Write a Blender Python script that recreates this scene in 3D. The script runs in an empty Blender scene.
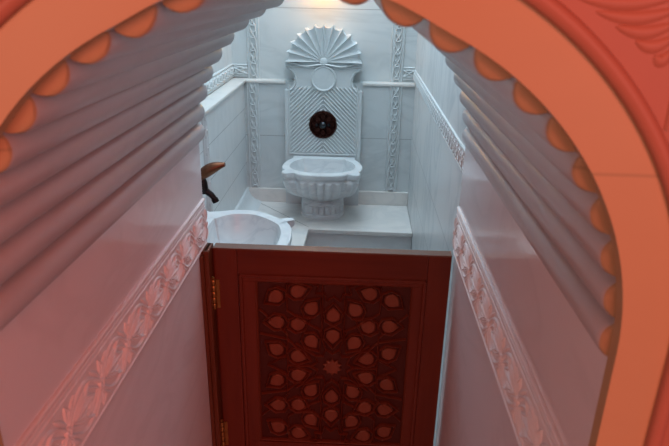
import bpy, math, random
from mathutils import Vector, Matrix
random.seed(4)
C = bpy.context.scene.collection
PI = math.pi
sin, cos = math.sin, math.cos

# ------------------------------------------------------------------ materials
def nt(name):
    m = bpy.data.materials.new(name); m.use_nodes = True
    t = m.node_tree; b = t.nodes['Principled BSDF']
    return m, t, b

def joints(t, pos, specs):
    """specs: list of (axis, value) -> mask of thin grout lines"""
    acc = None
    sep = t.nodes.new('ShaderNodeSeparateXYZ'); t.links.new(pos, sep.inputs[0])
    for ax, v in specs:
        s = t.nodes.new('ShaderNodeMath'); s.operation = 'SUBTRACT'; s.inputs[1].default_value = v
        t.links.new(sep.outputs[ax], s.inputs[0])
        a = t.nodes.new('ShaderNodeMath'); a.operation = 'ABSOLUTE'; t.links.new(s.outputs[0], a.inputs[0])
        l = t.nodes.new('ShaderNodeMath'); l.operation = 'LESS_THAN'; l.inputs[1].default_value = .0015
        t.links.new(a.outputs[0], l.inputs[0])
        if acc is None: acc = l.outputs[0]
        else:
            x = t.nodes.new('ShaderNodeMath'); x.operation = 'MAXIMUM'
            t.links.new(acc, x.inputs[0]); t.links.new(l.outputs[0], x.inputs[1]); acc = x.outputs[0]
    return acc

def marble(name, col=(.62, .64, .64), dark=(.36, .39, .41), rough=.3, vein=.35, scale=3.0, spec=.5, lines=(), stretch=(1, 1, 2.2), rot=(.3, .5, .2), lc=(.30, .33, .34)):
    m, t, b = nt(name)
    g = t.nodes.new('ShaderNodeNewGeometry')
    mp = t.nodes.new('ShaderNodeMapping'); mp.inputs['Scale'].default_value = stretch; mp.inputs['Rotation'].default_value = rot
    t.links.new(g.outputs['Position'], mp.inputs[0])
    n = t.nodes.new('ShaderNodeTexNoise'); n.inputs['Scale'].default_value = scale; n.inputs['Detail'].default_value = 8
    n.inputs['Distortion'].default_value = 1.4; t.links.new(mp.outputs[0], n.inputs[0])
    r = t.nodes.new('ShaderNodeValToRGB')
    e = r.color_ramp.elements
    e[0].position = .3; e[0].color = (0, 0, 0, 1); e[1].position = .72; e[1].color = (0, 0, 0, 1)
    k = r.color_ramp.elements.new(.5); k.color = (1, 1, 1, 1)
    k = r.color_ramp.elements.new(.44); k.color = (.15, .15, .15, 1)
    k = r.color_ramp.elements.new(.58); k.color = (.2, .2, .2, 1)
    t.links.new(n.outputs[0], r.inputs[0])
    n2 = t.nodes.new('ShaderNodeTexNoise'); n2.inputs['Scale'].default_value = scale * .7; n2.inputs['Detail'].default_value = 3
    t.links.new(mp.outputs[0], n2.inputs[0])
    mu = t.nodes.new('ShaderNodeMath'); mu.operation = 'MULTIPLY'
    t.links.new(r.outputs[0], mu.inputs[0]); t.links.new(n2.outputs[0], mu.inputs[1])
    mv = t.nodes.new('ShaderNodeMath'); mv.operation = 'MULTIPLY'; mv.inputs[1].default_value = vein * 2
    t.links.new(mu.outputs[0], mv.inputs[0])
    mx = t.nodes.new('ShaderNodeMix'); mx.data_type = 'RGBA'
    mx.inputs[6].default_value = (*col, 1); mx.inputs[7].default_value = (*dark, 1)
    t.links.new(mv.outputs[0], mx.inputs[0])
    out = mx.outputs[2]
    if lines:
        a = joints(t, g.outputs['Position'], lines)
        m2 = t.nodes.new('ShaderNodeMix'); m2.data_type = 'RGBA'; m2.inputs[7].default_value = (*lc, 1)
        t.links.new(a, m2.inputs[0]); t.links.new(out, m2.inputs[6]); out = m2.outputs[2]
    t.links.new(out, b.inputs['Base Color'])
    b.inputs['Roughness'].default_value = rough
    b.inputs['Specular IOR Level'].default_value = spec
    return m

def wood(name, col, dark, rough=.35, stretch=(14, 14, 1.2)):
    m, t, b = nt(name)
    g = t.nodes.new('ShaderNodeNewGeometry')
    mp = t.nodes.new('ShaderNodeMapping'); mp.inputs['Scale'].default_value = stretch
    t.links.new(g.outputs['Position'], mp.inputs[0])
    n = t.nodes.new('ShaderNodeTexNoise'); n.inputs['Scale'].default_value = 4; n.inputs['Detail'].default_value = 6
    t.links.new(mp.outputs[0], n.inputs[0])
    mx = t.nodes.new('ShaderNodeMix'); mx.data_type = 'RGBA'
    mx.inputs[6].default_value = (*dark, 1); mx.inputs[7].default_value = (*col, 1)
    t.links.new(n.outputs[0], mx.inputs[0]); t.links.new(mx.outputs[2], b.inputs['Base Color'])
    bp = t.nodes.new('ShaderNodeBump'); bp.inputs['Strength'].default_value = .15; bp.inputs['Distance'].default_value = .002
    t.links.new(n.outputs[0], bp.inputs['Height']); t.links.new(bp.outputs[0], b.inputs['Normal'])
    b.inputs['Roughness'].default_value = rough; b.inputs['Specular IOR Level'].default_value = .3
    return m

def metal(name, col, rough, met=1.0):
    m, t, b = nt(name)
    n = t.nodes.new('ShaderNodeTexNoise'); n.inputs['Scale'].default_value = 60; n.inputs['Detail'].default_value = 4
    g = t.nodes.new('ShaderNodeNewGeometry'); t.links.new(g.outputs['Position'], n.inputs[0])
    mx = t.nodes.new('ShaderNodeMix'); mx.data_type = 'RGBA'
    mx.inputs[6].default_value = (*[c * .35 for c in col], 1); mx.inputs[7].default_value = (*col, 1)
    t.links.new(n.outputs[0], mx.inputs[0]); t.links.new(mx.outputs[2], b.inputs['Base Color'])
    b.inputs['Metallic'].default_value = met; b.inputs['Roughness'].default_value = rough
    return m

MW = (.60, .65, .66)
m_back = marble('marble_back', MW, (.36, .42, .44), .35, .3, 2.2, lines=[(2, -.715), (2, -.10)])
m_side = marble('marble_side', (.70, .72, .72), (.36, .42, .45), .3, .4, 2.0, lines=[(2, -.70), (2, -.90), (1, 2.27), (1, 2.78)], stretch=(1, 2.4, 1), rot=(.6, 0, 0))
m_left = marble('marble_left', (.66, .70, .71), (.5, .55, .57), .3, .3, 1.6, lines=[(2, -.58), (2, -.72), (2, -.86), (1, 2.245)], stretch=(1, 2.4, 1), rot=(.6, 0, 0))
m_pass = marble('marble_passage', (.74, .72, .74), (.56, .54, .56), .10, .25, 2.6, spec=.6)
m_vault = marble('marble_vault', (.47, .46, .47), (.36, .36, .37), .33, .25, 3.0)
m_face = marble('marble_face_tinted', (.43, .29, .16), (.39, .26, .145), .42, .15, 3.0, lines=[(2, -.146)], lc=(.34, .24, .13), spec=.3)  # orange put into the marble colour where the red hall light falls short
m_span = marble('marble_spandrel_tinted', (.36, .145, .095), (.31, .12, .08), .45, .15, 3.0, spec=.3)  # brick-red in the colour strengthens the red hall light on the spandrel
m_carv = marble('marble_carved', (.62, .67, .68), (.44, .50, .52), .4, .2, 6)
m_white = marble('marble_basin', (.70, .74, .75), (.38, .44, .48), .28, .35, 5)
m_bench = marble('marble_bench', (.72, .71, .68), (.50, .52, .52), .3, .35, 4)
m_riser = marble('marble_riser', (.85, .88, .88), (.7, .74, .75), .4, .3, 4)
m_grout = marble('grout', (.22, .23, .22), (.15, .16, .16), .8)
m_floor = marble('marble_floor', (.45, .46, .46), (.3, .31, .32), .3, .3, 2, lines=[(0, -.06), (1, .4), (1, 1.0), (1, 1.6), (1, 2.2)])
m_friz = marble('marble_frieze', (.76, .73, .73), (.60, .57, .57), .35, .25, 8)
m_ceil = marble('marble_ceiling', (.6, .62, .63), (.4, .42, .43), .5, .2, 2)
w_frame = wood('wood_frame', (.16, .030, .012), (.085, .014, .006))
w_rail = wood('wood_rail', (.15, .028, .011), (.08, .013, .006), stretch=(1.2, 14, 14))
w_post = wood('wood_post', (.15, .045, .020), (.08, .022, .010))
w_panel = wood('wood_panel', (.075, .014, .007), (.045, .009, .005), .6)
w_petal = wood('wood_petal', (.23, .070, .036), (.13, .038, .020), .45)
w_strap = wood('wood_strap', (.17, .040, .020), (.10, .022, .010))
w_top = wood('wood_top', (.20, .10, .06), (.10, .05, .035), .4, stretch=(1.2, 14, 14))
brass = metal('brass', (.62, .30, .10), .38)
bronze = metal('bronze', (.27, .11, .06), .42)
iron = metal('black_iron', (.05, .04, .04), .45)
copper = metal('dark_copper', (.12, .045, .035), .35)
steel = metal('dark_boss', (.07, .08, .09), .3)

# ------------------------------------------------------------------ mesh helpers
class MB:
    def __init__(s): s.v = []; s.f = []
    def add(s, vs, fs):
        o = len(s.v); s.v += [tuple(v) for v in vs]; s.f += [tuple(i + o for i in f) for f in fs]
    def box(s, x0, x1, y0, y1, z0, z1, b=0):
        if b <= 0:
            vs = [(x, y, z) for x in (x0, x1) for y in (y0, y1) for z in (z0, z1)]
            s.add(vs, [(0, 1, 3, 2), (4, 6, 7, 5), (0, 4, 5, 1), (2, 3, 7, 6), (0, 2, 6, 4), (1, 5, 7, 3)])
            return
        import bmesh
        bm = bmesh.new(); bmesh.ops.create_cube(bm, size=1)
        for v in bm.verts:
            v.co = Vector(((x0 + x1) / 2 + v.co.x * (x1 - x0), (y0 + y1) / 2 + v.co.y * (y1 - y0), (z0 + z1) / 2 + v.co.z * (z1 - z0)))
        bmesh.ops.bevel(bm, geom=bm.edges[:], offset=b, segments=2, affect='EDGES', profile=.6)
        bm.verts.index_update()
        s.add([v.co[:] for v in bm.verts], [[v.index for v in f.verts] for f in bm.faces]); bm.free()
    def prism(s, poly, m0, m1):
        """poly 2D list; m0/m1: functions (a,b)->3D for both ends"""
        n = len(poly)
        s.add([m0(*p) for p in poly] + [m1(*p) for p in poly],
              [tuple(range(n)), tuple(range(2 * n - 1, n - 1, -1))] + [(i, i + n, (i + 1) % n + n, (i + 1) % n) for i in range(n)])
    def rings(s, rs, cap0=True, cap1=True):
        n = len(rs[0]); vs = [p for r in rs for p in r]; fs = []
        for k in range(len(rs) - 1):
            for i in range(n):
                j = (i + 1) % n
                fs.append((k * n + i, k * n + j, (k + 1) * n + j, (k + 1) * n + i))
        if cap0: fs.append(tuple(range(n - 1, -1, -1)))
        if cap1: fs.append(tuple(range((len(rs) - 1) * n, len(rs) * n)))
        s.add(vs, fs)
    def tube(s, pts, rads, n=12):
        pts = [Vector(p) for p in pts]; rs = []
        for i, p in enumerate(pts):
            d = (pts[min(i + 1, len(pts) - 1)] - pts[max(i - 1, 0)]).normalized()
            a = d.cross(Vector((0, 1, 0)) if abs(d.y) < .9 else Vector((1, 0, 0))).normalized(); b = d.cross(a)
            r = rads[i] if isinstance(rads, (list, tuple)) else rads
            rs.append([p + a * r * cos(2 * PI * k / n) + b * r * sin(2 * PI * k / n) for k in range(n)])
        s.rings(rs)
    def ribbon(s, path, w, h, fn, taper=False, closed=False):
        """raised rounded strap following a 2D path; fn(u,v,h)->3D"""
        n = len(path); rs = []
        for i, (u, v) in enumerate(path):
            if closed: a = path[i - 1]; b = path[(i + 1) % n]
            else: a = path[max(i - 1, 0)]; b = path[min(i + 1, n - 1)]
            dx, dy = b[0] - a[0], b[1] - a[1]; L = math.hypot(dx, dy) or 1; nx, ny = -dy / L, dx / L
            k = 1.0
            if taper: k = .15 + .85 * sin(PI * min(1, max(0, i / (n - 1)))) ** .7
            W = w * k; H = h * (.4 + .6 * k)
            rs.append([fn(u + nx * q * W, v + ny * q * W, H * e) for q, e in ((-1, 0), (-.62, .8), (0, 1), (.62, .8), (1, 0))])
        m = 5; fs = []
        cnt = n if closed else n - 1
        for i in range(cnt):
            j = (i + 1) % n
            for q in range(m - 1):
                fs.append((i * m + q, j * m + q, j * m + q + 1, i * m + q + 1))
        if not closed:
            fs.append(tuple(range(m))); fs.append(tuple((n - 1) * m + q for q in range(m - 1, -1, -1)))
        s.add([p for r in rs for p in r], fs)
    def build(s, name, mat, parent=None, smooth=None, bevel=0):
        me = bpy.data.meshes.new(name); me.from_pydata(s.v, [], s.f); me.validate()
        import bmesh
        bm = bmesh.new(); bm.from_mesh(me); bmesh.ops.recalc_face_normals(bm, faces=bm.faces[:])
        bm.to_mesh(me); bm.free()
        me.materials.append(mat)
        if smooth is not None:
            me.polygons.foreach_set('use_smooth', [True] * len(me.polygons))
            me.set_sharp_from_angle(angle=math.radians(smooth))
        o = bpy.data.objects.new(name, me); C.objects.link(o)
        if bevel:
            bv = o.modifiers.new('b', 'BEVEL'); bv.width = bevel; bv.segments = 2; bv.limit_method = 'ANGLE'; bv.angle_limit = math.radians(40)
        if parent is not None:
            o.parent = parent; o.matrix_parent_inverse = Matrix.Translation(parent.location).inverted() if parent.type == 'EMPTY' else Matrix.Identity(4)
        return o

def struct(o, label=None):
    o['kind'] = 'structure'
    if label: o['label'] = label
    return o
def thing(name, label, cat, loc, group=None):
    o = bpy.data.objects.new(name, None); C.objects.link(o); o.location = loc; o.empty_display_size = .05
    o['label'] = label; o['category'] = cat
    if group: o['group'] = group
    return o

# ------------------------------------------------------------------ measures
XL, XR = -.390, .260            # passage walls
Y0, Y1 = .505, 1.43             # passage from hall face to inner end
CX, ZC, RO = -.065, -.325, .325 # arch
def lift(a):
    return .016 * max(0, 1 - abs(math.degrees(a) - 90) / 24)
FL = -1.62                      # hall / passage floor
AXL, AXR, AYB = -.574, .272, 3.0
AXU, AYU = -.640, 3.055         # upper, set back walls
BZ = -1.067                     # bench top
FZ = -1.50                      # alcove floor
TOP = 1.3

# ------------------------------------------------------------------ arched walls
def arch_profile(r, n=64, zb=FL):
    pts = [(CX + r, zb)] + [(CX + (r + lift(PI * k / n)) * cos(PI * k / n), ZC + (r + lift(PI * k / n)) * sin(PI * k / n)) for k in range(n + 1)] + [(CX - r, zb)]
    return pts
def outward(p, x0, x1, z1, zb):
    """project an opening point to the outer rectangle"""
    x, z = p
    if z <= ZC + 1e-6: return ((x0 if x < CX else x1), z)
    dx, dz = x - CX, z - ZC; ks = []
    if dx > 1e-6: ks.append((x1 - CX) / dx)
    if dx < -1e-6: ks.append((x0 - CX) / dx)
    if dz > 1e-6: ks.append((z1 - ZC) / dz)
    k = min(ks); return (CX + dx * k, ZC + dz * k)
def arch_slab(mb, r, ya, yb, x0, x1, z1, zb=FL, n=64):
    inn = arch_profile(r, n, zb)
    # insert corner directions
    out = [outward(p, x0, x1, z1, zb) for p in inn]
    for cxn in (x0, x1):   # snap nearest outer points onto the corners
        i = min(range(len(out)), key=lambda q: (out[q][0] - cxn) ** 2 + (out[q][1] - z1) ** 2); out[i] = (cxn, z1)
    N = len(inn); vs = []
    for y in (ya, yb):
        vs += [(p[0], y, p[1]) for p in inn] + [(p[0], y, p[1]) for p in out]
    fs = []
    for i in range(N - 1):
        fs += [(i, i + 1, N + i + 1, N + i), (2 * N + i, 3 * N + i, 3 * N + i + 1, 2 * N + i + 1),
               (i, 2 * N + i, 2 * N + i + 1, i + 1), (N + i, N + i + 1, 3 * N + i + 1, 3 * N + i)]
    fs += [(0, N, 3 * N, 2 * N), (N - 1, 3 * N - 1, 4 * N - 1, 2 * N - 1)]
    fs[-1] = (N - 1, 2 * N - 1, 4 * N - 1, 3 * N - 1)
    mb.add(vs, fs)

# hall face wall (carved marble around the arch)
mb = MB()
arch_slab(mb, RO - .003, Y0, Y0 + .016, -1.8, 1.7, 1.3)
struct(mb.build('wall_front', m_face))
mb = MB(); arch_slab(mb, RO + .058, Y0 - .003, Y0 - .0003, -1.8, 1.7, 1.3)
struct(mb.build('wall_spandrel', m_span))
# mouldings around the arch band
mb = MB()
def prof_ring(mb, prof, n=72):
    """sweep a profile (radial, depth) along jamb-arch-jamb"""
    rs = []
    path = [(1, 0, FL)] + [(cos(PI * k / n), sin(PI * k / n), None) for k in range(n + 1)] + [(-1, 0, FL)]
    for dx, dz, zb in path:
        ring = []
        for r, d in prof:
            if zb is not None: ring.append((CX + dx * r, Y0 - d, zb))
            else:
                rl = r + lift(math.atan2(dz, dx)); ring.append((CX + dx * rl, Y0 - d, ZC + dz * rl))
        rs.append(ring)
    mb.rings(rs)
prof_ring(mb, [(.370, -.001), (.370, .004), (.372, .007), (.377, .009), (.382, .008), (.385, .003), (.385, -.001)])
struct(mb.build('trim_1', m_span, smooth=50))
# spandrel relief: long leaves and scrolls
mb = MB()
def ff(u, v, h): return (u, Y0 - .003 - h, v)
for sg in (1, -1):
    def X(x): return CX + sg * (x - CX)
    for k in range(5):
        z = -.004 - k * .0105; x0 = .165 + .017 * k
        pts = [(X(x0 + (.245 - x0) * t), z - .006 * sin(PI * t) + .004 * t) for t in [i / 16 for i in range(17)]]
        mb.ribbon(pts, .0055, .0022, ff, taper=True)
    mb.ribbon([(X(.256), .10), (X(.256), -.105)], .004, .003, ff)
    mb.ribbon([(X(.262), -.060), (X(.31), -.066), (X(.36), -.060)], .005, .003, ff, taper=True)
    for cxk, czk, rr in ((.46, -.12, .05), (.52, .04, .06), (.42, .12, .06), (.25, .10, .055), (.56, -.24, .05)):
        for a0 in (0, 2.1, 4.2):
            pts = [(X(cxk + rr * (1 - t * .8) * cos(a0 + 3.4 * t)), czk + rr * (1 - t * .8) * sin(a0 + 3.4 * t)) for t in [i / 14 for i in range(15)]]
            mb.ribbon(pts, .008, .006, ff, taper=True)
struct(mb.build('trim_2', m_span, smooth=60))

# passage vault: lobed soffit running front to back
BND = [-4.0, 4.0] + [84.5 - 8.05 * k for k in range(9, -1, -1)] + [92.4] + [100.2 + 8.6 * k for k in range(11)]
def arch_pt(r, deg):
    a = math.radians(deg)
    if deg < 0: return (CX + r, ZC + RO * a)
    if deg > 180: return (CX - r, ZC - RO * (a - PI))
    return (CX + (r + lift(a)) * cos(a), ZC + (r + lift(a)) * sin(a))
def lobe_profile(depth, radial=RO + .008):
    pts = []
    for k in range(len(BND) - 1):
        m = 12
        for i in range(m):
            t = i / m
            q = (1 - abs(2 * t - 1) ** 2.3) ** (1 / 2.0)
            dg = BND[k] + (BND[k + 1] - BND[k]) * t
            pts.append(arch_pt(radial + .007 * max(0, 1 - abs(dg) / 50) - depth * q, dg))
    pts.append(arch_pt(radial, BND[-1]))
    return pts
mb = MB()
ys = [(Y0 + .019, .66), (Y0 + .0205, .86), (Y0 + .024, .96), (Y0 + .030, 1)] + [(Y0 + .03 + (Y1 - Y0 - .04) * k / 8, 1) for k in range(1, 9)] + [(Y1 - .005, .97), (Y1 - .001, .88), (Y1, .75)]
N = None; vs = []; fs = []
outer = None
for y, s_ in ys:
    p = lobe_profile(.0268 * s_)
    N = len(p); vs += [(a, y, b) for a, b in p]
for k in range(len(ys) - 1):
    for i in range(N - 1): fs.append((k * N + i, k * N + i + 1, (k + 1) * N + i + 1, (k + 1) * N + i))
base = len(vs)
def oc(p, r):
    a = math.atan2(p[1] - ZC, p[0] - CX)
    return (CX + r * cos(a), ZC + r * sin(a))
for y in (Y0 + .019, Y1):
    vs += [(*(lambda q: (q[0], y, q[1]))(oc(p, .42)),) for p in lobe_profile(.02)]
for i in range(N - 1):
    fs.append((i, base + i, base + i + 1, i + 1))
    l = (len(ys) - 1) * N
    fs.append((l + i, l + i + 1, base + N + i + 1, base + N + i))
    fs.append((base + i, base + N + i, base + N + i + 1, base + i + 1))
mb.add(vs, fs)
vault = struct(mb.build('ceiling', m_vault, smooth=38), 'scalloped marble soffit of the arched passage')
vault.data.materials.append(m_face)  # same stone as the vault; near lobe ends coloured as lit from the hall
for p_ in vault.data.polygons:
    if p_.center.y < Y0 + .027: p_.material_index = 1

# passage side walls with lower springer lobes
for nm, xa, xb, sg in (('wall_left', XL - .25, XL, 1), ('wall_right', XR, XR + .25, -1)):
    mb = MB()
    mb.box(xa, xb, Y0 + .018, Y1, FL, ZC)
    struct(mb.build(nm, m_pass))

# wall between passage end and alcove
mb = MB()
arch_slab(mb, .40, Y1 - .12, Y1 - .0005, -1.8, 1.7, TOP, zb=FL)
struct(mb.build('wall_alcove_front', m_ceil))

# ------------------------------------------------------------------ relief bands
def mapper(o, U, V, Nn):
    o, U, V, Nn = Vector(o), Vector(U), Vector(V), Vector(Nn)
    return lambda u, v, h: tuple(o + U * u + V * v + Nn * h)
def palmette_band(mb, L, H, pitch, fn, h, start=0.0, seg=12):
    n = int(L / pitch + .999)
    hh = H / 2
    for c in range(n):
        u0 = start + (c + .5) * pitch
        if u0 + pitch / 2 > L + 1e-4 + start: break
        def P(a, b): return (u0 + a * pitch, b * hh)
        T = [i / seg for i in range(seg + 1)]
        for sg in (1, -1):   # pointed oval and interlacing strap
            mb.ribbon([P(-.5 + t, sg * .80 * sin(PI * t) ** .8) for t in T], pitch * .033, h, fn)
            mb.ribbon([P(-.40 + .8 * t, sg * .50 * sin(PI * t)) for t in T], pitch * .022, h * .8, fn)
            mb.ribbon([P(-.30 + .45 * t, sg * (.06 + .34 * sin(PI * t * .8))) for t in T], pitch * .03, h * 1.1, fn, taper=True)
            mb.ribbon([P(-.02 + .30 * t, sg * (.40 * (1 - t) ** 1.2)) for t in T], pitch * .028, h, fn, taper=True)
            # leaves in the corners between ovals
            mb.ribbon([P(.5 - .26 * t, sg * (.22 + .66 * t ** .8)) for t in T], pitch * .04, h, fn, taper=True)
            mb.ribbon([P(-.5 + .26 * t, sg * (.22 + .66 * t ** .8)) for t in T], pitch * .04, h, fn, taper=True)
            mb.ribbon([P(.5, sg * (.30 + .6 * t)) for t in T[::2]], pitch * .03, h, fn, taper=True)
            for q in (.16, .30, .44):
                mb.ribbon([P(-.36 + q * .5 + .42 * t, sg * q * (.25 + 1.25 * sin(PI * t * .62))) for t in T], pitch * .020, h * 1.1, fn, taper=True)
            mb.ribbon([P(.5 + .10 * sin(PI * t), sg * (.15 + .75 * t)) for t in T], pitch * .022, h * .9, fn, taper=True)
        mb.ribbon([P(-.30 + .6 * t, .0) for t in T], pitch * .035, h * 1.3, fn, taper=True)
        mb.ribbon([P(.5 + .055 * cos(2 * PI * t), .16 * sin(2 * PI * t)) for t in T[:-1]], pitch * .022, h * 1.2, fn, closed=True)
def vine_band(mb, L, H, pitch, fn, h):
    n = int(L / pitch)
    pitch = L / n; hh = H / 2
    for c in range(n):
        u0 = (c + .5) * pitch
        def P(a, b): return (u0 + a * pitch, b * hh)
        T = [i / 8 for i in range(9)]
        for sg in (1, -1):
            mb.ribbon([P(-.5 + t, sg * .55 * cos(PI * t)) for t in T], pitch * .05, h, fn)
            mb.ribbon([P(.04 + .30 * cos(2 * PI * t), sg * .40 + .30 * sin(2 * PI * t)) for t in T[:-1]], pitch * .05, h * .9, fn)
        mb.ribbon([P(-.28, -.55 + 1.1 * t) for t in T], pitch * .06, h * 1.2, fn, taper=True)

def frieze(name, x, sg):
    """passage frieze: sg=+1 faces +x (left wall)"""
    mb = MB()
    ya, yb = Y0 + .03, Y1 - .002
    zt, zb = -.508, -.632
    def bx(z0, z1, d): mb.box(min(x, x + sg * d), max(x, x + sg * d), ya, yb, z0, z1)
    bx(zb, zt - .012, .004)
    # top mouldings and bottom fillet, rounded
    for zc, r in ((-.511, .0035), (-.520, .0025), (-.529, .0030), (-.629, .0030)):
        ring = lambda y: [(x + sg * max(0, (r * 1.3) * cos(a) + .002), y, zc + r * sin(a)) for a in [-PI / 2 + PI * i / 8 for i in range(9)]] + [(x, y, zc + r), (x, y, zc - r)][::1]
        mb.rings([ring(ya), ring(yb)])
    fn = mapper((x + sg * .004, ya, -.579), (0, 1, 0), (0, 0, 1), (sg, 0, 0))
    palmette_band(mb, yb - ya, .092, (yb - ya) / 8.0, fn, .0036)
    return struct(mb.build(name, m_friz, smooth=50))
frieze('trim_3', XL, 1); frieze('trim_4', XR, -1)

# ------------------------------------------------------------------ alcove shell
mb = MB(); mb.box(AXL - .3, AXR + .3, AYB, AYB + .25, FZ, -.44); struct(mb.build('wall_back', m_back))
mb = MB(); mb.box(AXU - .3, AXR + .3, AYU, AYU + .2, -.44, TOP); struct(mb.build('wall_back_upper', m_back))
mb = MB(); mb.box(AXL - .25, AXL, Y1, AYB, FZ, -.44); struct(mb.build('wall_alcove_left', m_left))
mb = MB(); mb.box(AXU - .25, AXU, Y1, AYU, -.44, TOP); struct(mb.build('wall_alcove_left_upper', m_left))
mb = MB(); mb.box(AXR, AXR + .25, Y1, AYU, FZ, TOP); struct(mb.build('wall_alcove_right', m_side))
mb = MB(); mb.box(-1.0, .7, Y1 - .1, 3.3, TOP, TOP + .1); struct(mb.build('ceiling_alcove', m_ceil))
mb = MB(); mb.box(-1.0, .7, Y1, 3.2, FZ - .15, FZ); struct(mb.build('floor_alcove', m_floor))
mb = MB(); mb.box(-1.8, 1.7, -2.2, Y1, FL - .1, FL); struct(mb.build('floor', m_floor))

# ledges
def ledge(name, pts):
    mb = MB()
    z1 = -.437
    prof = [(0, -.012), (.006, -.010), (.009, -.004), (.009, 0)]
    mb.prism(pts, lambda a, b: (a, b, z1 - .014), lambda a, b: (a, b, z1))
    return struct(mb.build(name, m_bench, bevel=.003))
ledge('trim_5', [(AXU, Y1 + .002), (AXL + .010, Y1 + .002), (AXL + .010, AYB - .010), (AXU, AYU)])
ledge('trim_6', [(AXL + .0105, AYB - .010), (-.176 - .19, AYB - .010), (-.176 - .19, AYU), (AXU + .001, AYU)])
ledge('trim_7', [(-.176 + .19, AYB - .010), (AXR, AYB - .010), (AXR, AYU), (-.176 + .19, AYU)])

# carved vertical strips on the back wall: lower + upper pieces
def strip(name, o, U, V, Nn, L, H, pitch):
    mb = MB(); f = mapper(o, U, V, Nn)
    hh = H / 2
    mb.prism([(0, -hh), (L, -hh), (L, hh), (0, hh)], lambda a, b: f(a, b, 0), lambda a, b: f(a, b, .004))
    for s_ in (1, -1):
        mb.ribbon([(0, s_ * (hh - .003)), (L, s_ * (hh - .003))], .0035, .008, f)
    g = lambda u, v, h: f(u, v, h + .004)
    vine_band(mb, L, H - .014, pitch, g, .0085)
    return struct(mb.build(name, m_carv, smooth=50))
n = 8
for cx, w in ((-.531, .060), (.180, .062)):
    strip('trim_%d' % n, (cx, AYB, -.992), (0, 0, 1), (1, 0, 0), (0, -1, 0), .992 - .452, w, .06); n += 1
    strip('trim_%d' % n, (cx, AYU, -.436), (0, 0, 1), (1, 0, 0), (0, -1, 0), .96, w + .002, .06); n += 1
# short carved bands above the ledge and on the side walls
strip('trim_%d' % n, (AXU, AYU, -.400), (1, 0, 0), (0, 0, 1), (0, -1, 0), .075, .062, .045); n += 1
strip('trim_%d' % n, (.214, AYU, -.395), (1, 0, 0), (0, 0, 1), (0, -1, 0), .056, .062, .045); n += 1
strip('trim_%d' % n, (AXU, Y1 + .01, -.400), (0, 1, 0), (0, 0, 1), (1, 0, 0), AYU - Y1 - .015, .066, .06); n += 1
# left wall strip beside the left basin
strip('trim_%d' % n, (AXL, 2.185, -.992), (0, 0, 1), (0, 1, 0), (1, 0, 0), .992 - .455, .058, .06); n += 1
strip('trim_%d' % n, (AXL, 1.585, -.992), (0, 0, 1), (0, 1, 0), (1, 0, 0), .992 - .455, .058, .06); n += 1
# right wall star frieze
mb = MB(); f = mapper((AXR, Y1 + .005, -.404), (0, 1, 0), (0, 0, 1), (-1, 0, 0)); L = AYU - Y1 - .01
mb.prism([(0, -.030), (L, -.030), (L, .030), (0, .030)], lambda a, b: f(a, b, 0), lambda a, b: f(a, b, .003))
for s_ in (1, -1): mb.ribbon([(0, s_ * .028), (L, s_ * .028)], .0022, .005, f)
g = lambda u, v, h: f(u, v, h + .003)
p = .044; k = int(L / p); p = L / k
for c in range(k):
    u0 = (c + .5) * p
    for q in (0, PI / 4):
        mb.ribbon([(u0 + .0195 * cos(q + PI / 2 * i), .0195 * sin(q + PI / 2 * i)) for i in range(4)], .0022, .005, g, closed=True)
    mb.ribbon([(u0 + .008 * cos(PI / 4 * i), .008 * sin(PI / 4 * i)) for i in range(8)], .0025, .005, g, closed=True)
    mb.ribbon([(u0 + p / 2, -.022), (u0 + p / 2, .022)], .002, .004, g)
struct(mb.build('trim_%d' % n, m_carv, smooth=50)); n += 1

# baseboards
mb = MB()
mb.box(AXL + .010, -.366, AYB - .018, AYB, BZ, -.994, .003)
struct(mb.build('baseboard_back', m_bench))
mb = MB(); mb.box(.014, AXR, AYB - .018, AYB, BZ, -.994, .003)
struct(mb.build('baseboard_back_right', m_bench))
mb = MB()
def cov(y): return [(AXL, y, -.994), (AXL + .006, y, -.996), (AXL + .012, y, -1.012), (AXL + .024, y, -1.035), (AXL + .045, y, -1.053), (AXL + .078, y, BZ), (AXL, y, BZ)]
mb.rings([cov(Y1 + .02), cov(AYB)]); struct(mb.build('baseboard_left', m_carv, smooth=60))

# ------------------------------------------------------------------ bench
bench = thing('marble_bench', 'white marble L-shaped bench slab along the back and left walls, under both basins', 'bench', (-.2, 2.7, FZ))
mb = MB()
mb.prism([(AXL + .001, Y1 + .012), (-.222, Y1 + .012), (-.222, 2.415), (-.218, 2.618), (AXR - .001, 2.610), (AXR - .001, AYB - .001), (AXL + .001, AYB - .001)][::1],
         lambda a, b: (a, b, BZ - .022), lambda a, b: (a, b, BZ))
# miter joint line as a thin groove insert is in the riser piece below
mb.build('slab', m_bench, bench, bevel=.004)
mb = MB(); mb.box(-.262, AXR - .001, 2.640, AYB - .001, FZ, BZ - .0225); mb.box(AXL + .001, -.262, Y1 + .012, AYB, FZ, BZ - .0225)
mb.build('riser', m_riser, bench)
mb = MB()
def seam(a, b, w=.0012):
    d = Vector((b[0] - a[0], b[1] - a[1])).normalized(); nn = Vector((-d.y, d.x)) * w
    mb.prism([(a[0] + nn.x, a[1] + nn.y), (b[0] + nn.x, b[1] + nn.y), (b[0] - nn.x, b[1] - nn.y), (a[0] - nn.x, a[1] - nn.y)],
             lambda x, y: (x, y, BZ - .002), lambda x, y: (x, y, BZ + .0004))
seam((-.495, 2.95), (-.219, 2.640)); seam((-.302, Y1 + .02), (-.302, 2.73))
mb.build('joint', m_grout, bench)

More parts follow.
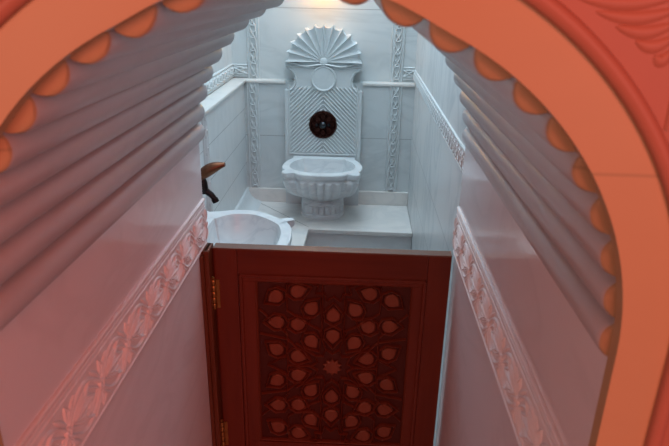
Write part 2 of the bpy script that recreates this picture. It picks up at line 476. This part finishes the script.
# ------------------------------------------------------------------ basins
def smooth_closed(pts, m=6):
    out = []; N = len(pts)
    for i in range(N):
        p0, p1, p2, p3 = pts[i - 1], pts[i], pts[(i + 1) % N], pts[(i + 2) % N]
        for k in range(m):
            t = k / m
            out.append(tuple(.5 * ((2 * p1[j]) + (-p0[j] + p2[j]) * t + (2 * p0[j] - 5 * p1[j] + 4 * p2[j] - p3[j]) * t * t + (-p0[j] + 3 * p1[j] - 3 * p2[j] + p3[j]) * t ** 3) for j in (0, 1)))
    return out
def basin(outl, inn, cy, ped_c, ped_r, name, label, mapf, loc, zt=0.0, H=.262, group=None):
    """outl/inn: half outlines (x>=0) from front centre to back; local: x across, y out from wall, z up"""
    t = thing(name, label, 'basin', loc, group)
    def full(h):
        r = list(h) + [(-a, b) for a, b in h[::-1] if a > 1e-6]
        return smooth_closed(r)
    O = full(outl); I = full(inn)
    n = len(O)
    # resample inner to same count by angle about centre
    cen = (0, cy)
    def at_angle(poly, a):
        best = None
        dx, dy = cos(a), sin(a)
        for i in range(len(poly)):
            p, q = poly[i], poly[(i + 1) % len(poly)]
            ex, ey = q[0] - p[0], q[1] - p[1]; den = dx * ey - dy * ex
            if abs(den) < 1e-12: continue
            tt = ((p[0] - cen[0]) * ey - (p[1] - cen[1]) * ex) / den
            uu = ((p[0] - cen[0]) * dy - (p[1] - cen[1]) * dx) / den
            if tt > 0 and -1e-6 <= uu <= 1 + 1e-6 and (best is None or tt > best): best = tt
        return best
    angs = [math.atan2(p[1] - cy, p[0]) for p in O]
    Ri = [at_angle(I, a) for a in angs]; Ro = [math.hypot(p[0], p[1] - cy) for p in O]
    def ring(fr, z, circ=0, cr=.1, cc=None, flute=0, nf=13):
        out = []
        for a, ro in zip(angs, Ro):
            r = ro * fr
            px, py = r * cos(a), cy + r * sin(a)
            if circ:
                cx_, cy_ = cc
                px = px * (1 - circ) + circ * (cx_ + cr * cos(a)); py = py * (1 - circ) + circ * (cy_ + cr * sin(a))
            if flute:
                fw = flute * (abs(cos(nf * (a - PI / 2))) ** .7 - .6) * 2.4
                wgt = 1.0 if abs(a - PI / 2) < .98 or circ == 1 else 0.0
                px += cos(a) * fw * wgt; py += sin(a) * fw * wgt
            out.append(mapf(px, max(py, .002), z + zt))
        return out
    def iring(fr, z):
        return [mapf(r * fr * cos(a), cy + r * fr * sin(a), z + zt) for a, r in zip(angs, Ri)]
    mb = MB()
    rs = [iring(.12, -.128), iring(.5, -.126), iring(.72, -.116), iring(.86, -.088), iring(.94, -.048), iring(.985, -.010), iring(1.0, -.001), iring(1.06, 0)]
    rs += [ring(.985, 0), ring(1.0, -.004), ring(1.0, -.020), ring(.985, -.025), ring(.94, -.030), ring(.935, -.036),
           ring(.95, -.041), ring(.95, -.047, flute=.006),
           ring(.93, -.075, circ=.08, cr=.15, cc=(0, ped_c), flute=.006), ring(.92, -.105, circ=.25, cr=ped_r * 1.42, cc=(0, ped_c), flute=.006),
           ring(.86, -.130, circ=.5, cr=ped_r * 1.3, cc=(0, ped_c), flute=.006), ring(.8, -.150, circ=.8, cr=ped_r * 1.12, cc=(0, ped_c), flute=.004),
           ring(.8, -.160, circ=1, cr=ped_r * .98, cc=(0, ped_c)), ring(.8, -.168, circ=1, cr=ped_r * .9, cc=(0, ped_c))]
    mb.rings(rs)
    mb.build('bowl', m_white, t, smooth=30)
    mb = MB()
    def pr(r, z, fl=0):
        return [mapf(k_[0], k_[1], z + zt) for k_ in [((r + fl * (abs(sin(11 * a)) ** .35 - .6)) * cos(a), ped_c + (r + fl * (abs(sin(11 * a)) ** .35 - .6)) * sin(a)) for a in [2 * PI * i / 176 for i in range(176)]]]
    mb.rings([pr(ped_r * .88, -.1675), pr(ped_r * .86, -.172), pr(ped_r * .98, -.180), pr(ped_r * 1.02, -.188), pr(ped_r * .96, -.194), pr(ped_r * .97, -.197), pr(ped_r * .99, -.201, .012), pr(ped_r * 1.0, -.233, .012), pr(ped_r * 1.0, -.237),
              pr(ped_r * 1.0, -.240), pr(ped_r * 1.07, -.244), pr(ped_r * 1.07, -H)])
    mb.build('pedestal', m_white, t, smooth=42)
    # drain plug hole ring
    mb = MB()
    mb.tube([mapf(0, cy, -.129 + zt), mapf(0, cy, -.125 + zt)], .014, 16)
    mb.build('drain', steel, t)
    return t

o1 = [(0, .338), (.04, .337), (.08, .330), (.108, .318), (.122, .305), (.136, .312), (.158, .318), (.176, .308), (.184, .285), (.178, .268), (.174, .258), (.184, .240), (.192, .205), (.192, .165), (.186, .125), (.174, .085), (.160, .055), (.156, .03), (.154, .006), (.08, .004), (.0, .004)]
i1 = [(0, .296), (.05, .293), (.09, .280), (.115, .262), (.135, .245), (.150, .22), (.157, .185), (.155, .145), (.142, .105), (.122, .078), (.110, .060), (.105, .048), (.06, .046), (0, .046)]
BXC = -.166
basin(o1, i1, .165, .118, .102, 'marble_basin', 'small white marble basin on a fluted pedestal in front of the carved back panel', lambda x, y, z: (BXC + x, 2.962 - y, z),
      (BXC, 2.84, BZ), zt=-.805)
o2 = [(0, .357), (.06, .354), (.115, .343), (.145, .330), (.158, .326), (.166, .338), (.178, .350), (.192, .345), (.196, .328), (.188, .310), (.180, .298), (.196, .285), (.226, .248), (.255, .205), (.264, .160), (.258, .105), (.240, .055), (.232, .02), (.230, .004), (.1, .003), (0, .003)]
i2 = [(0, .318), (.06, .314), (.115, .300), (.150, .275), (.185, .240), (.212, .200), (.222, .160), (.215, .115), (.190, .080), (.165, .062), (.155, .052), (.08, .050), (0, .050)]
LYC = 1.885
basin(o2, i2, .175, .150, .115, 'marble_basin', 'wide white marble basin at the left wall below the tap, nearest the gate', lambda x, y, z: (AXL + y, LYC + x, z),
      (AXL + .15, LYC, BZ), zt=-.805)

# ------------------------------------------------------------------ carved back panel
PX = -.176
panel = thing('carved_backplate', 'pale marble fountain panel with shell crest, chevron grooves and dark round medallion', 'panel', (PX, 2.98, BZ))
PF = 2.962
half_low = [(.190, BZ), (.190, -.476)]
bite = [(.190 + .048 * cos(a), -.426 + .048 * sin(a)) for a in [math.radians(265 - 170 * i / 14) for i in range(15)]]
bite = [(x, z) for x, z in bite if x <= .1901]
out = half_low + bite + [(.186, -.374), (.186, -.352), (.178, -.336)]
poly = [(PX + x, z) for x, z in out] + [(PX - x, z) for x, z in out[::-1]]
mb = MB()
mb.prism(poly, lambda a, b: (a, PF, b), lambda a, b: (a, 2.9995, b))
up = [(x, z) for x, z in out if z > -.435]
poly = [(PX + x, z) for x, z in up] + [(PX - x, z) for x, z in up[::-1]]
mb.prism(poly, lambda a, b: (a, 2.998, b), lambda a, b: (a, AYU, b))
mb.build('slab', m_carv, panel, bevel=.002)
# raised borders + chevron ribs
pf = lambda u, v, h: (PX + u, PF - h, v)
mb = MB()
zt_, zb_ = -.458, -.786; hw = .162
def rib(path):
    (u0, v0), (u1, v1) = path; run = []
    for i in range(41):
        t = i / 40; u = u0 + (u1 - u0) * t; v = v0 + (v1 - v0) * t
        if math.hypot(u, v + .643) < .067 or math.hypot(u, v + .417) < .062:
            if len(run) > 1: mb.ribbon([run[0], run[-1]], .0052, .008, pf)
            run = []
        else: run.append((u, v))
    if len(run) > 1: mb.ribbon([run[0], run[-1]], .0052, .008, pf)
sp = .0205
k = 0
zz = zt_ + 0.0
while zz > zb_ - hw * 1.0:
    for sg in (1, -1):
        # line v = zz - |u| going down/outwards (inverted V)
        a = 0.002; b = hw
        za, zb2 = zz - a, zz - b
        if za > zt_: a = zz - zt_; za = zt_
        if zb2 < zb_: b = zz - zb_; zb2 = zb_
        if b - a > .006:
            rib([(sg * a, zz - a), (sg * b, zz - b)])
    zz -= sp
zz = zt_ + sp
while zz < zt_ + hw:
    for sg in (1, -1):
        a = zz - zt_; b = hw
        if b - a > .006: rib([(sg * a, zt_), (sg * b, zz - b)])
    zz += sp
for sg in (1, -1):
    mb.ribbon([(sg * .168, -.80), (sg * .168, -.452)], .0045, .006, pf)
    # curled volute edging around each notch
    mb.ribbon([(sg * (.190 + .056 * cos(a)), -.426 + .056 * sin(a)) for a in [math.radians(255 - 150 * i / 12) for i in range(13)]], .004, .006, pf)
mb.ribbon([(-.17, zb_ - .008), (.17, zb_ - .008)], .005, .007, pf)
mb.build('chevron_relief', m_carv, panel, smooth=50)
# round plain boss
mb = MB()
def disc(prof, cx, cz, n=56, y=PF):
    rs = [[(cx + r * cos(2 * PI * i / n), y - d, cz + r * sin(2 * PI * i / n)) for i in range(n)] for r, d in prof]
    mb.rings(rs)
disc([(.062, -.001), (.062, .008), (.060, .012), (.056, .013), (.053, .011), (.051, .008), (.03, .008), (.004, .008)], PX, -.417)
mb.build('disc', m_carv, panel, smooth=40)
# shell crest
mb = MB()
SC = -.338; NF = 12; m = 10; rr = [0.012, .03, .055, .08, .105, .13, .15, .165]
vs = []; NA = NF * m + 1
for i in range(NA):
    a = PI * i / (NA - 1); tt = (i % m) / m
    ed = abs(2 * tt - 1)
    R_ = .156 + .012 * abs(cos(a)) + .016 * ed ** 4
    col = []
    for q in rr:
        f_ = q / .165; r = R_ * f_
        hgt = .008 + f_ * (.004 + .019 * ed ** 3.6) + (.006 * f_ ** 4)
        col.append((PX + r * cos(a), PF - hgt, SC + r * sin(a)))
    r = R_ * 1.0
    col.append((PX + r * cos(a), PF + .004, SC + r * sin(a)))
    r = R_ * .97
    col.append((PX + r * cos(a), AYU, SC + r * sin(a)))
    vs += col
M_ = len(rr) + 2; fs = []
for i in range(NA - 1):
    for j in range(M_ - 1): fs.append((i * M_ + j, (i + 1) * M_ + j, (i + 1) * M_ + j + 1, i * M_ + j + 1))
fs.append(tuple(j for j in range(M_))); fs.append(tuple((NA - 1) * M_ + j for j in range(M_ - 1, -1, -1)))
mb.add(vs, fs)
# centre knob and wavy base roll
disc([(.020, .0), (.020, .010), (.016, .014), (.008, .016), (.002, .017)], PX, SC + .000, 28)
T = [i / 40 for i in range(41)]
mb.ribbon([(-.182 + .364 * t, SC - .008 - .010 * sin(PI * t) + .006 * cos(4 * PI * t)) for t in T], .006, .016, pf)
mb.ribbon([(-.182 + .364 * t, SC - .022 - .006 * sin(PI * t)) for t in T], .004, .009, pf)
mb.build('shell_crest', m_carv, panel, smooth=28)
# medallion
MZ = -.643
mb = MB()
disc([(.069, -.001), (.070, .006), (.066, .012), (.060, .012), (.056, .006), (.02, .004), (.003, .004)], PX, MZ, 48)
def mf(u, v, h): return (PX + u, PF - .004 - h, MZ + v)
for k in range(8):
    a = k * PI / 4
    def P(r, d): return (r * cos(a + d), r * sin(a + d))
    for sg in (1, -1):
        mb.ribbon([P(.020 + .036 * t, sg * .36 * sin(PI * t)) for t in [i / 8 for i in range(9)]], .0022, .009, mf)
    mb.ribbon([P(.054 + .005 * cos(b), PI / 8 + .10 * sin(b)) for b in [2 * PI * i / 8 for i in range(8)]], .002, .009, mf, closed=True)
med = mb.build('medallion', copper, panel, smooth=45)
mb = MB()
disc([(.020, .002), (.020, .012), (.014, .022), (.006, .026), (.001, .027)], PX, MZ, 32)
mb.tube([mf(-.030, 0, .008), mf(-.030, 0, .016)], [.009, .005], 10)
mb.tube([mf(.030, 0, .008), mf(.030, 0, .016)], [.009, .005], 10)
mb.build('boss', steel, med, smooth=45)

# ------------------------------------------------------------------ tap on left wall
tap = thing('bronze_tap', 'bronze tap with curved lever and black spout above the left basin', 'tap', (AXL, 1.89, -.63))
TY = 1.89
mb = MB()
mb.tube([(AXL + .0, TY, -.632), (AXL + .006, TY, -.632), (AXL + .007, TY, -.632)], [.026, .026, .018], 20)
mb.tube([(AXL + .006, TY, -.632), (AXL + .05, TY, -.632), (AXL + .07, TY, -.630)], [.014, .013, .012], 14)
mb.tube([(AXL + .066, TY, -.655), (AXL + .066, TY, -.640), (AXL + .064, TY, -.618), (AXL + .062, TY, -.60)], [.010, .014, .014, .010], 14)
mb.build('body', iron, tap, smooth=50)
mb = MB()
mb.tube([(AXL + .060, TY, -.640), (AXL + .075, TY, -.648), (AXL + .090, TY, -.660), (AXL + .100, TY, -.674)], [.011, .011, .010, .009], 12)
mb.tube([(AXL + .0985, TY, -.672), (AXL + .104, TY, -.684)], [.0115, .0115], 12)
mb.build('spout', iron, tap, smooth=50)
# lever: curved broad leaf
mb = MB(); rs = []
P0, P1, P2 = Vector((AXL + .050, TY, -.606)), Vector((AXL + .080, TY, -.563)), Vector((AXL + .140, TY, -.552))
for i in range(13):
    t = i / 12
    p = P0 * (1 - t) ** 2 + P1 * 2 * t * (1 - t) + P2 * t * t
    d = ((P1 - P0) * (1 - t) + (P2 - P1) * t).normalized(); nrm = Vector((-d.z, 0, d.x))
    wd = .006 + .020 * sin(PI * (.15 + .8 * t)) ; th = .005 + .015 * sin(PI * (.12 + .85 * t))
    rs.append([tuple(p + Vector((0, 1, 0)) * wd * cos(b) + nrm * th * sin(b)) for b in [2 * PI * q / 16 for q in range(16)]])
mb.rings(rs); mb.build('lever', bronze, tap, smooth=60)

# ------------------------------------------------------------------ gate
gate = thing('wooden_gate', 'dark red wooden half-height gate with carved star lattice panel, closing the passage', 'gate', (-.06, 1.416, FL))
GX0, GX1, GF, GB, GT, GBt = -.364, .250, 1.403, 1.430, -.633, -1.50
# stiles and rails
mb = MB(); mb.box(GX0, -.303, GF, GB, GBt, GT - .003, .0015); mb.build('stile', w_frame, gate)
mb = MB(); mb.box(.192, GX1, GF, GB, GBt, GT - .003, .0015); mb.build('stile', w_frame, gate)
mb = MB(); mb.box(-.3025, .1915, GF + .0005, GB - .0005, -.706, GT - .003, .0015); mb.build('rail', w_rail, gate)
mb = MB(); mb.box(-.3025, .1915, GF + .0005, GB - .0005, GBt, -1.29, .0015); mb.build('rail', w_rail, gate)
mb = MB(); mb.box(GX0, GX1, GF - .002, GB + .002, GT - .0035, GT + .001, .001); mb.build('top_cap', w_top, gate)
# inner moulding frame
mb = MB()
gf = lambda u, v, h: (u, GF - h, v)
rect = lambda x0, x1, z0, z1: [(x0, z0), (x1, z0), (x1, z1), (x0, z1)]
mx0, mx1, mz1, mz0 = -.296, .187, -.710, -1.285
for a, b in (((mx0, mz1), (mx1, mz1)), ((mx0, mz0), (mx1, mz0)), ((mx0, mz0), (mx0, mz1)), ((mx1, mz0), (mx1, mz1))):
    mb.ribbon([a, b], .006, .005, gf)
for (x0, x1, z0, z1) in ((mx0 - .006, mx0 + .038, mz0 + .0302, mz1 - .0172), (mx1 - .030, mx1 + .004, mz0 + .0302, mz1 - .0172), (mx0 - .006, mx1 + .004, mz1 - .017, mz1 + .003), (mx0 - .006, mx1 + .004, mz0 - .004, mz0 + .030)):
    mb.box(x0, x1, GF + .001, GF + .012, z0, z1, .001)
mb.build('moulding', w_frame, gate)
# recessed carved panel
mb = MB(); mb.box(-.300, .190, GF + .010, GF + .022, -1.288, -.707)
pan = mb.build('panel', w_panel, gate)
CXG, CZG = -.050, -.988
hwG, hhG = .2065, .2620
lf = lambda u, v, h: (CXG + u, GF + .010 - h, CZG + v)
def inside(u, v, mrg=0): return abs(u) < hwG - mrg and abs(v) < hhG - mrg
# kite positions: around the central star, the half stars above and below and the ones at the sides
pet = []
def star_ring(cx, cz, a0=18):
    for k in range(10):
        a = math.radians(a0 + 36 * k); pet.append((cx + .099 * cos(a), cz + .099 * sin(a), a + PI))
star_ring(0, 0); star_ring(0, .265); star_ring(0, -.265)
for sx in (1, -1):
    for sz in (1, -1):
        pet.append((sx * .094, sz * .134, math.atan2(sz * .5, -sx)))
        pet.append((sx * .154, sz * .137, math.atan2(0, sx)))
        pet.append((sx * .156, sz * .052, math.atan2(sz * .7, sx)))
        pet.append((sx * .156, sz * .215, math.atan2(-sz * .7, sx)))
mbs = MB()
import bmesh
def clip(path):   # clamp a polyline into the panel
    return [(min(max(u, -hwG + .002), hwG - .002), min(max(v, -hhG + .002), hhG - .002)) for u, v in path]
petals = []
for (u, v, a) in pet:
    if not inside(u, v, .012): continue
    ca, sa = cos(a), sin(a)
    loc = lambda p, q: (u + p * ca - q * sa, v + p * sa + q * ca)
    hexa = [(.038, 0), (.006, .0262), (-.020, .022), (-.034, 0), (-.020, -.022), (.006, -.0262)]
    path = []
    for i in range(6):
        A, B = hexa[i], hexa[(i + 1) % 6]
        for t in (0, .33, .66): path.append(loc(A[0] + (B[0] - A[0]) * t, A[1] + (B[1] - A[1]) * t))
    mbs.ribbon(clip(path), .0026, .010, lf, closed=True)
    tear = [(.0215, 0), (.012, .0105), (.002, .0165), (-.010, .0160), (-.017, .009), (-.0195, 0), (-.017, -.009), (-.010, -.0160), (.002, -.0165), (.012, -.0105)]
    pm = MB()
    b0 = [loc(p[0] * 1.1, p[1] * 1.14) for p in tear]; b1 = [loc(p[0] * .92, p[1] * .95) for p in tear]
    pm.rings([[lf(x, y, 0) for x, y in b0], [lf(x, y, .005) for x, y in b0], [lf(x, y, .0075) for x, y in b1]])
    petals.append(pm)
# ten-point stars and connecting straps
def star(cx, cz, r1, r2, w, a0=0, n=10, mb=mbs):
    pts = []
    for k in range(2 * n):
        r = r1 if k % 2 == 0 else r2; a = math.radians(a0) + PI * k / n
        pts.append((cx + r * cos(a), cz + r * sin(a)))
    mb.ribbon(clip(pts), w, .010, lf, closed=True)
for cz in (0, .265, -.265):
    star(0, cz, .060, .043, .0028, a0=0)
for k in range(10):
    a = math.radians(36 * k)
    mbs.ribbon(clip([(r * cos(a), r * sin(a)) for r in (.060, .098, .125)]), .0024, .009, lf)
for sx in (1, -1):
    for sz in (1, -1):
        mbs.ribbon(clip([(sx * .060, sz * .02), (sx * .125, sz * .085), (sx * .2, sz * .10)]), .0024, .009, lf)
        mbs.ribbon(clip([(sx * .028, sz * .115), (sx * .06, sz * .13), (sx * .125, sz * .175), (sx * .125, sz * .255)]), .0024, .009, lf)
        mbs.ribbon(clip([(sx * .030, sz * .10), (sx * .030, sz * .262)]), .0024, .008, lf)
        mbs.ribbon(clip([(sx * .125, sz * .0), (sx * .125, sz * .10), (sx * .2, sz * .175)]), .0024, .008, lf)
    mbs.ribbon(clip([(sx * .125, .03), (sx * .18, .0), (sx * .125, -.03)]), .0024, .009, lf)
    mbs.ribbon([(sx * hwG, -hhG), (sx * hwG, hhG)], .004, .010, lf)
for sz in (1, -1): mbs.ribbon([(-hwG, sz * hhG), (hwG, sz * hhG)], .004, .010, lf)
mbs.build('lattice', w_strap, pan, smooth=50)
for pm in petals: pm.build('petal_inlay', w_petal, pan)
# star rosette at the middle
mb = MB()
pts = []
for k in range(20):
    r = .027 if k % 2 == 0 else .019; a = PI * k / 10 + PI / 10
    pts.append((r * cos(a), r * sin(a)))
mb.rings([[lf(x, y, 0) for x, y in pts], [lf(x, y, .006) for x, y in pts], [lf(x * .8, y * .8, .008) for x, y in pts]])
mb.build('star_inlay', w_petal, pan)
# hinge post
mb = MB()
mb.box(XL + .001, -.381, 1.362, 1.4295, FL, GT - .008, .002)
mb.box(-.382, -.369, 1.372, 1.4295, FL, GT + .002, .002)
mb.prism([(XL + .001, GT - .008), (-.381, GT - .008), (-.374, GT + .002), (XL + .001, GT + .002)], lambda a, b: (a, 1.376, b), lambda a, b: (a, 1.4295, b))
for xx in (-.3865,):
    mb.tube([(xx, 1.3625, FL), (xx, 1.3625, GT - .01)], .0032, 8)
mb.box(-.3695, -.3646, 1.412, 1.4285, FL, GT - .006)
mb.build('hinge_post', w_post, gate, bevel=.0012)
for zt2 in (-.722, -1.185):
    mb = MB()
    zb2 = zt2 - .088
    for k in range(5):
        z0 = zt2 - k * .0176
        mb.tube([(-.3675, GF - .006, z0 - .0005), (-.3675, GF - .006, z0 - .003), (-.3675, GF - .006, z0 - .0145), (-.3675, GF - .006, z0 - .0170)], [.0052, .0066, .0066, .0052], 12)
    mb.tube([(-.3675, GF - .006, zt2 + .001), (-.3675, GF - .006, zt2 + .006), (-.3675, GF - .006, zt2 + .010)], [.004, .0055, .001], 10)
    mb.box(-.3655, -.352, GF - .0025, GF + .001, zb2 + .002, zt2 - .002)
    mb.build('hinge', brass, gate, smooth=50)

# ------------------------------------------------------------------ lamp above the shell (just over the frame)
lampx, lampz = -.19, .09
lp = thing('wall_lamp', 'small warm wall lamp above the shell crest', 'lamp', (lampx, AYU, lampz))
mb = MB(); mb.tube([(lampx, AYU - .001, lampz), (lampx, AYU - .015, lampz)], .04, 24); mb.tube([(lampx, AYU - .014, lampz), (lampx, AYU - .09, lampz), (lampx, AYU - .10, lampz - .01)], [.008, .008, .008], 10)
mb.build('bracket', brass, lp, smooth=50)
mb = MB()
rs = [[(lampx + r * cos(2 * PI * i / 24), AYU - .10 + r * sin(2 * PI * i / 24), lampz - .01 - z) for i in range(24)] for r, z in ((.012, 0), (.03, .01), (.045, .04), (.048, .055), (.046, .055), (.028, .013), (.010, .003))]
mb.rings(rs, False, False); mb.build('shade', brass, lp, smooth=50)

# ------------------------------------------------------------------ lights
def light(name, typ, loc, energy, col, size=.3, size_y=None, target=None, spread=None, spot=None):
    l = bpy.data.lights.new(name, typ); l.energy = energy; l.color = col
    if typ == 'AREA':
        l.size = size
        if size_y: l.shape = 'RECTANGLE'; l.size_y = size_y
        if spread: l.spread = spread
    elif typ == 'SPOT': l.spot_size = spot; l.spot_blend = .8; l.shadow_soft_size = size
    else: l.shadow_soft_size = size
    o = bpy.data.objects.new(name, l); C.objects.link(o); o.location = loc
    if target is not None:
        o.rotation_euler = (Vector(target) - Vector(loc)).to_track_quat('-Z', 'Y').to_euler()
    return o
light('skylight', 'AREA', (-.15, 2.2, 1.27), 15, (.86, .93, 1.0), .9, 1.0, target=(-.15, 2.2, 0))
light('alcove_blue_fill', 'AREA', (-.15, 2.85, 1.05), 11, (.50, .78, 1.0), .7, .3, target=(-.12, 1.2, -.5))  # added fill, no window here; turns the passage and rib ends bluer
light('warm_lamp', 'POINT', (lampx, AYU - .075, lampz - .07), 1.5, (1, .48, .10), .015)
light('hall_red_lamp', 'AREA', (.5, -1.3, .75), 24, (1, .12, .035), 1.0, 1.0, target=(-.05, .5, -.2))
light('hall_left_fill', 'AREA', (-.95, -.85, .0), 13, (1, .41, .30), .7, .9, target=(.1, .9, -.5))  # added unseen fill, brightens the right passage wall
light('hall_right_fill', 'AREA', (.85, -.85, .0), 11, (1, .40, .36), .7, .9, target=(-.2, .9, -.5))  # added unseen fill from the other side, brightens the left passage wall

w = bpy.data.worlds.new('world'); bpy.context.scene.world = w; w.use_nodes = True
bg = w.node_tree.nodes['Background']; bg.inputs[0].default_value = (.55, .45, .6, 1); bg.inputs[1].default_value = .12

# ------------------------------------------------------------------ camera
cd = bpy.data.cameras.new('camera'); cam = bpy.data.objects.new('camera', cd); C.objects.link(cam)
R_ = Matrix(((0.9988410256897775, 0.044160405838000676, 0.019143248293231118), (-0.033993455213492146, 0.36567915009712837, 0.9301199945097891), (0.034074189669624194, -0.9296927544842247, 0.3667565021344455))).transposed()
cam.matrix_world = R_.to_4x4()
cd.sensor_width = 36; cd.lens = 600 * 36 / 669; cd.clip_start = .02
cd.dof.use_dof = True; cd.dof.focus_distance = 2.3; cd.dof.aperture_fstop = 9
sc = bpy.context.scene; sc.camera = cam
sc.view_settings.view_transform = 'Standard'; sc.view_settings.look = 'None'; sc.view_settings.gamma = 1; sc.view_settings.use_curve_mapping = False
sc.view_settings.exposure = 0
